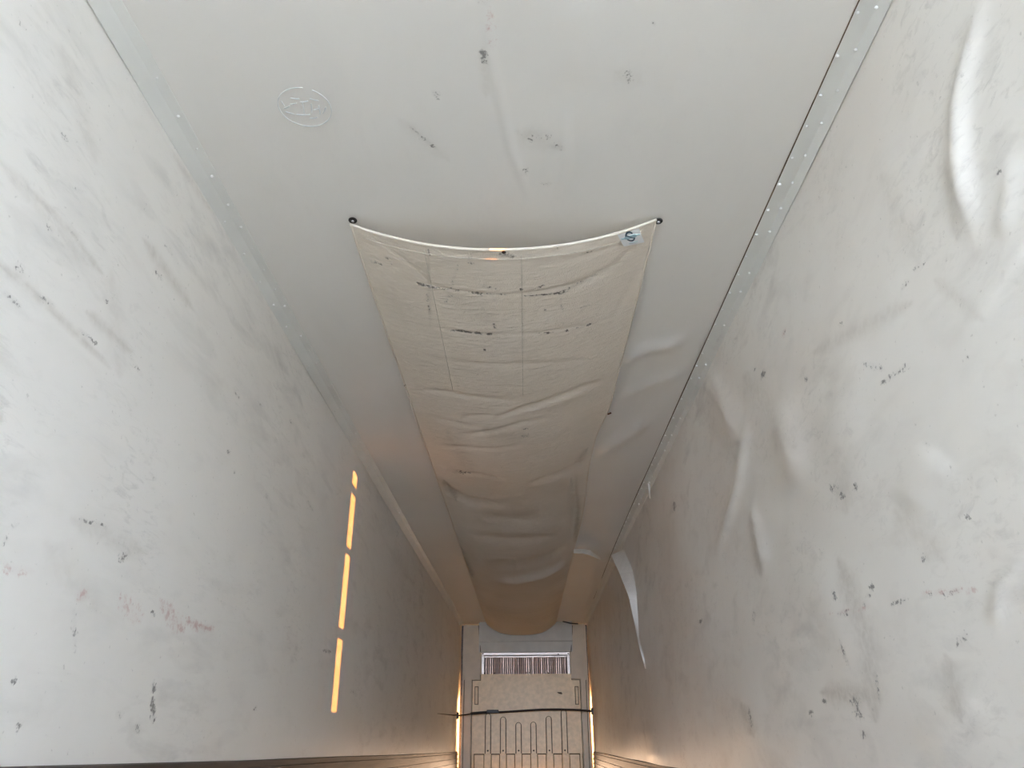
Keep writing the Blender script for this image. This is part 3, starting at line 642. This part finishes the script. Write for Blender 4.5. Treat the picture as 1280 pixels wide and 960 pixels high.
# ------------------------------------------------------------------ torn liner flaps
def flap(name, outer, inner, place_outer, place_inner, m, label, cat, th=.004):
    n = 24
    def samp(P, t):
        f = t * (len(P) - 1); i = min(int(f), len(P) - 2); f -= i
        return P[i][0] * (1 - f) + P[i + 1][0] * f, P[i][1] * (1 - f) + P[i + 1][1] * f
    A, B = [], []
    for k in range(n + 1):
        t = k / n; A.append(Vector(place_outer(*samp(outer, t), t))); B.append(Vector(place_inner(*samp(inner, t), t)))
    c = A[0]; root_loc = Vector(A[0])
    bm = nb(); rows = []
    for a, b in zip(A, B):
        row = []
        for j in range(7):
            s = j / 6; p = a.lerp(b, s)
            row.append(p)
        rows.append(row)
    nrm = (A[n // 2] - A[0]).cross(B[n // 2] - A[n // 2]).normalized()
    V1 = [[bm.verts.new(p + nrm * .5 * th - root_loc) for p in r] for r in rows]; V2 = [[bm.verts.new(p - nrm * .5 * th - root_loc) for p in r] for r in rows]
    for i in range(n):
        for j in range(6):
            bm.faces.new((V1[i][j], V1[i + 1][j], V1[i + 1][j + 1], V1[i][j + 1])); bm.faces.new((V2[i][j], V2[i][j + 1], V2[i + 1][j + 1], V2[i + 1][j]))
        bm.faces.new((V1[i][0], V2[i][0], V2[i + 1][0], V1[i + 1][0])); bm.faces.new((V1[i][6], V1[i + 1][6], V2[i + 1][6], V2[i][6]))
    bm.faces.new([V1[0][j] for j in range(7)] + [V2[0][j] for j in range(6, -1, -1)]); bm.faces.new([V1[n][j] for j in range(6, -1, -1)] + [V2[n][j] for j in range(7)])
    o = obj(name, bm, m, None, smooth=False, label=label, category=cat); o.location = root_loc; return o
def on_r(px, py, off=.0):
    p = hit(px, py, 0, float(xr(9)) - off); return tuple(p)
flap('torn_wall_liner', [(764, 694), (774, 716), (786, 746), (793, 779), (798, 804), (806, 835)], [(780, 687), (791, 713), (797.5, 747), (801, 785), (804, 812), (807, 836)],
     lambda x, y, t: on_r(x, y, .045 + .10 * math.sin(math.pi * min(1, t + .15)) * (1 - t)), lambda x, y, t: on_r(x, y, .025), M['foam'], 'long white torn strip of liner curling off the right wall', 'torn liner')
def on_c(px, py, off): return tuple(hit(px, py, 2, ZC - off))
flap('torn_ceiling_liner', [(717, 691.5), (728, 691.5), (738, 694), (748, 698.5), (753, 701)], [(717, 686.5), (728, 686), (738, 688), (747, 695), (753, 700)],
     lambda x, y, t: on_c(x, y, .13 * math.sin(math.pi * (t * .8 + .15)) + .03), lambda x, y, t: on_c(x, y, .035), M['foam'], 'small white crescent of torn liner on the ceiling beside the canvas', 'torn liner')
flap('liner_sliver', [(808.6, 597), (810.5, 610), (812, 623)], [(811, 597), (812.5, 610), (813, 623)],
     lambda x, y, t: tuple(hit(x, y, 0, 1.115)), lambda x, y, t: tuple(hit(x, y, 0, 1.135)), M['foam'], 'thin pale sliver of liner sticking out under the right trim', 'torn liner', .003)

# ------------------------------------------------------------------ faded round stamp printed on the ceiling
sp = empty('ceiling_stamp', tuple(hit(381, 135, 2, ZC - .004)), label='faint round ink stamp on the ceiling left of centre', category='stamp')
c = np.array(hit(381, 135, 2, ZC)); rx = abs(hit(414, 135, 2, ZC)[0] - c[0]); ry = abs(hit(381, 111, 2, ZC)[1] - hit(381, 160, 2, ZC)[1]) / 2
def annulus(r0, r1, a0=0, a1=360, n=48):
    bm = nb(); R = []
    for k in range(n + 1):
        a = math.radians(a0 + (a1 - a0) * k / n)
        R.append([bm.verts.new((math.cos(a) * rx * q, math.sin(a) * ry * q, z)) for q, z in ((r0, 0), (r1, 0), (r1, .003), (r0, .003))])
    for A_, B_ in zip(R, R[1:]):
        for j in range(4): bm.faces.new((A_[j], A_[(j + 1) % 4], B_[(j + 1) % 4], B_[j]))
    bm.faces.new(R[0]); bm.faces.new(R[-1][::-1]); return bm
obj('outer_ring', annulus(.975, 1.0, -60, 280), M['ink'], sp)
rs = random.Random(5)
for (x0, y0, x1, y1) in ((-.78, .18, -.5, .32), (-.78, .02, -.55, -.1), (-.75, -.1, -.8, -.35), (-.42, .35, .1, .35), (-.1, .3, -.02, -.3), (-.1, -.3, .2, -.34), (.2, .25, .3, -.2), (.3, .1, .5, .05), (.5, .35, .55, -.1), (-.4, -.5, -.1, -.45), (.3, -.45, .6, -.35), (.62, .3, .8, 0), (-.5, -.2, -.25, -.25), (.05, .55, .35, .5)):
    obj('stamp_stroke', tube(nb(), [(x0 * rx, y0 * ry, .001), ((x0 + x1) / 2 * rx, (y0 + y1) / 2 * ry + .002, .001), (x1 * rx, y1 * ry, .001)], .0022, 5, 1.), M['ink'], sp)
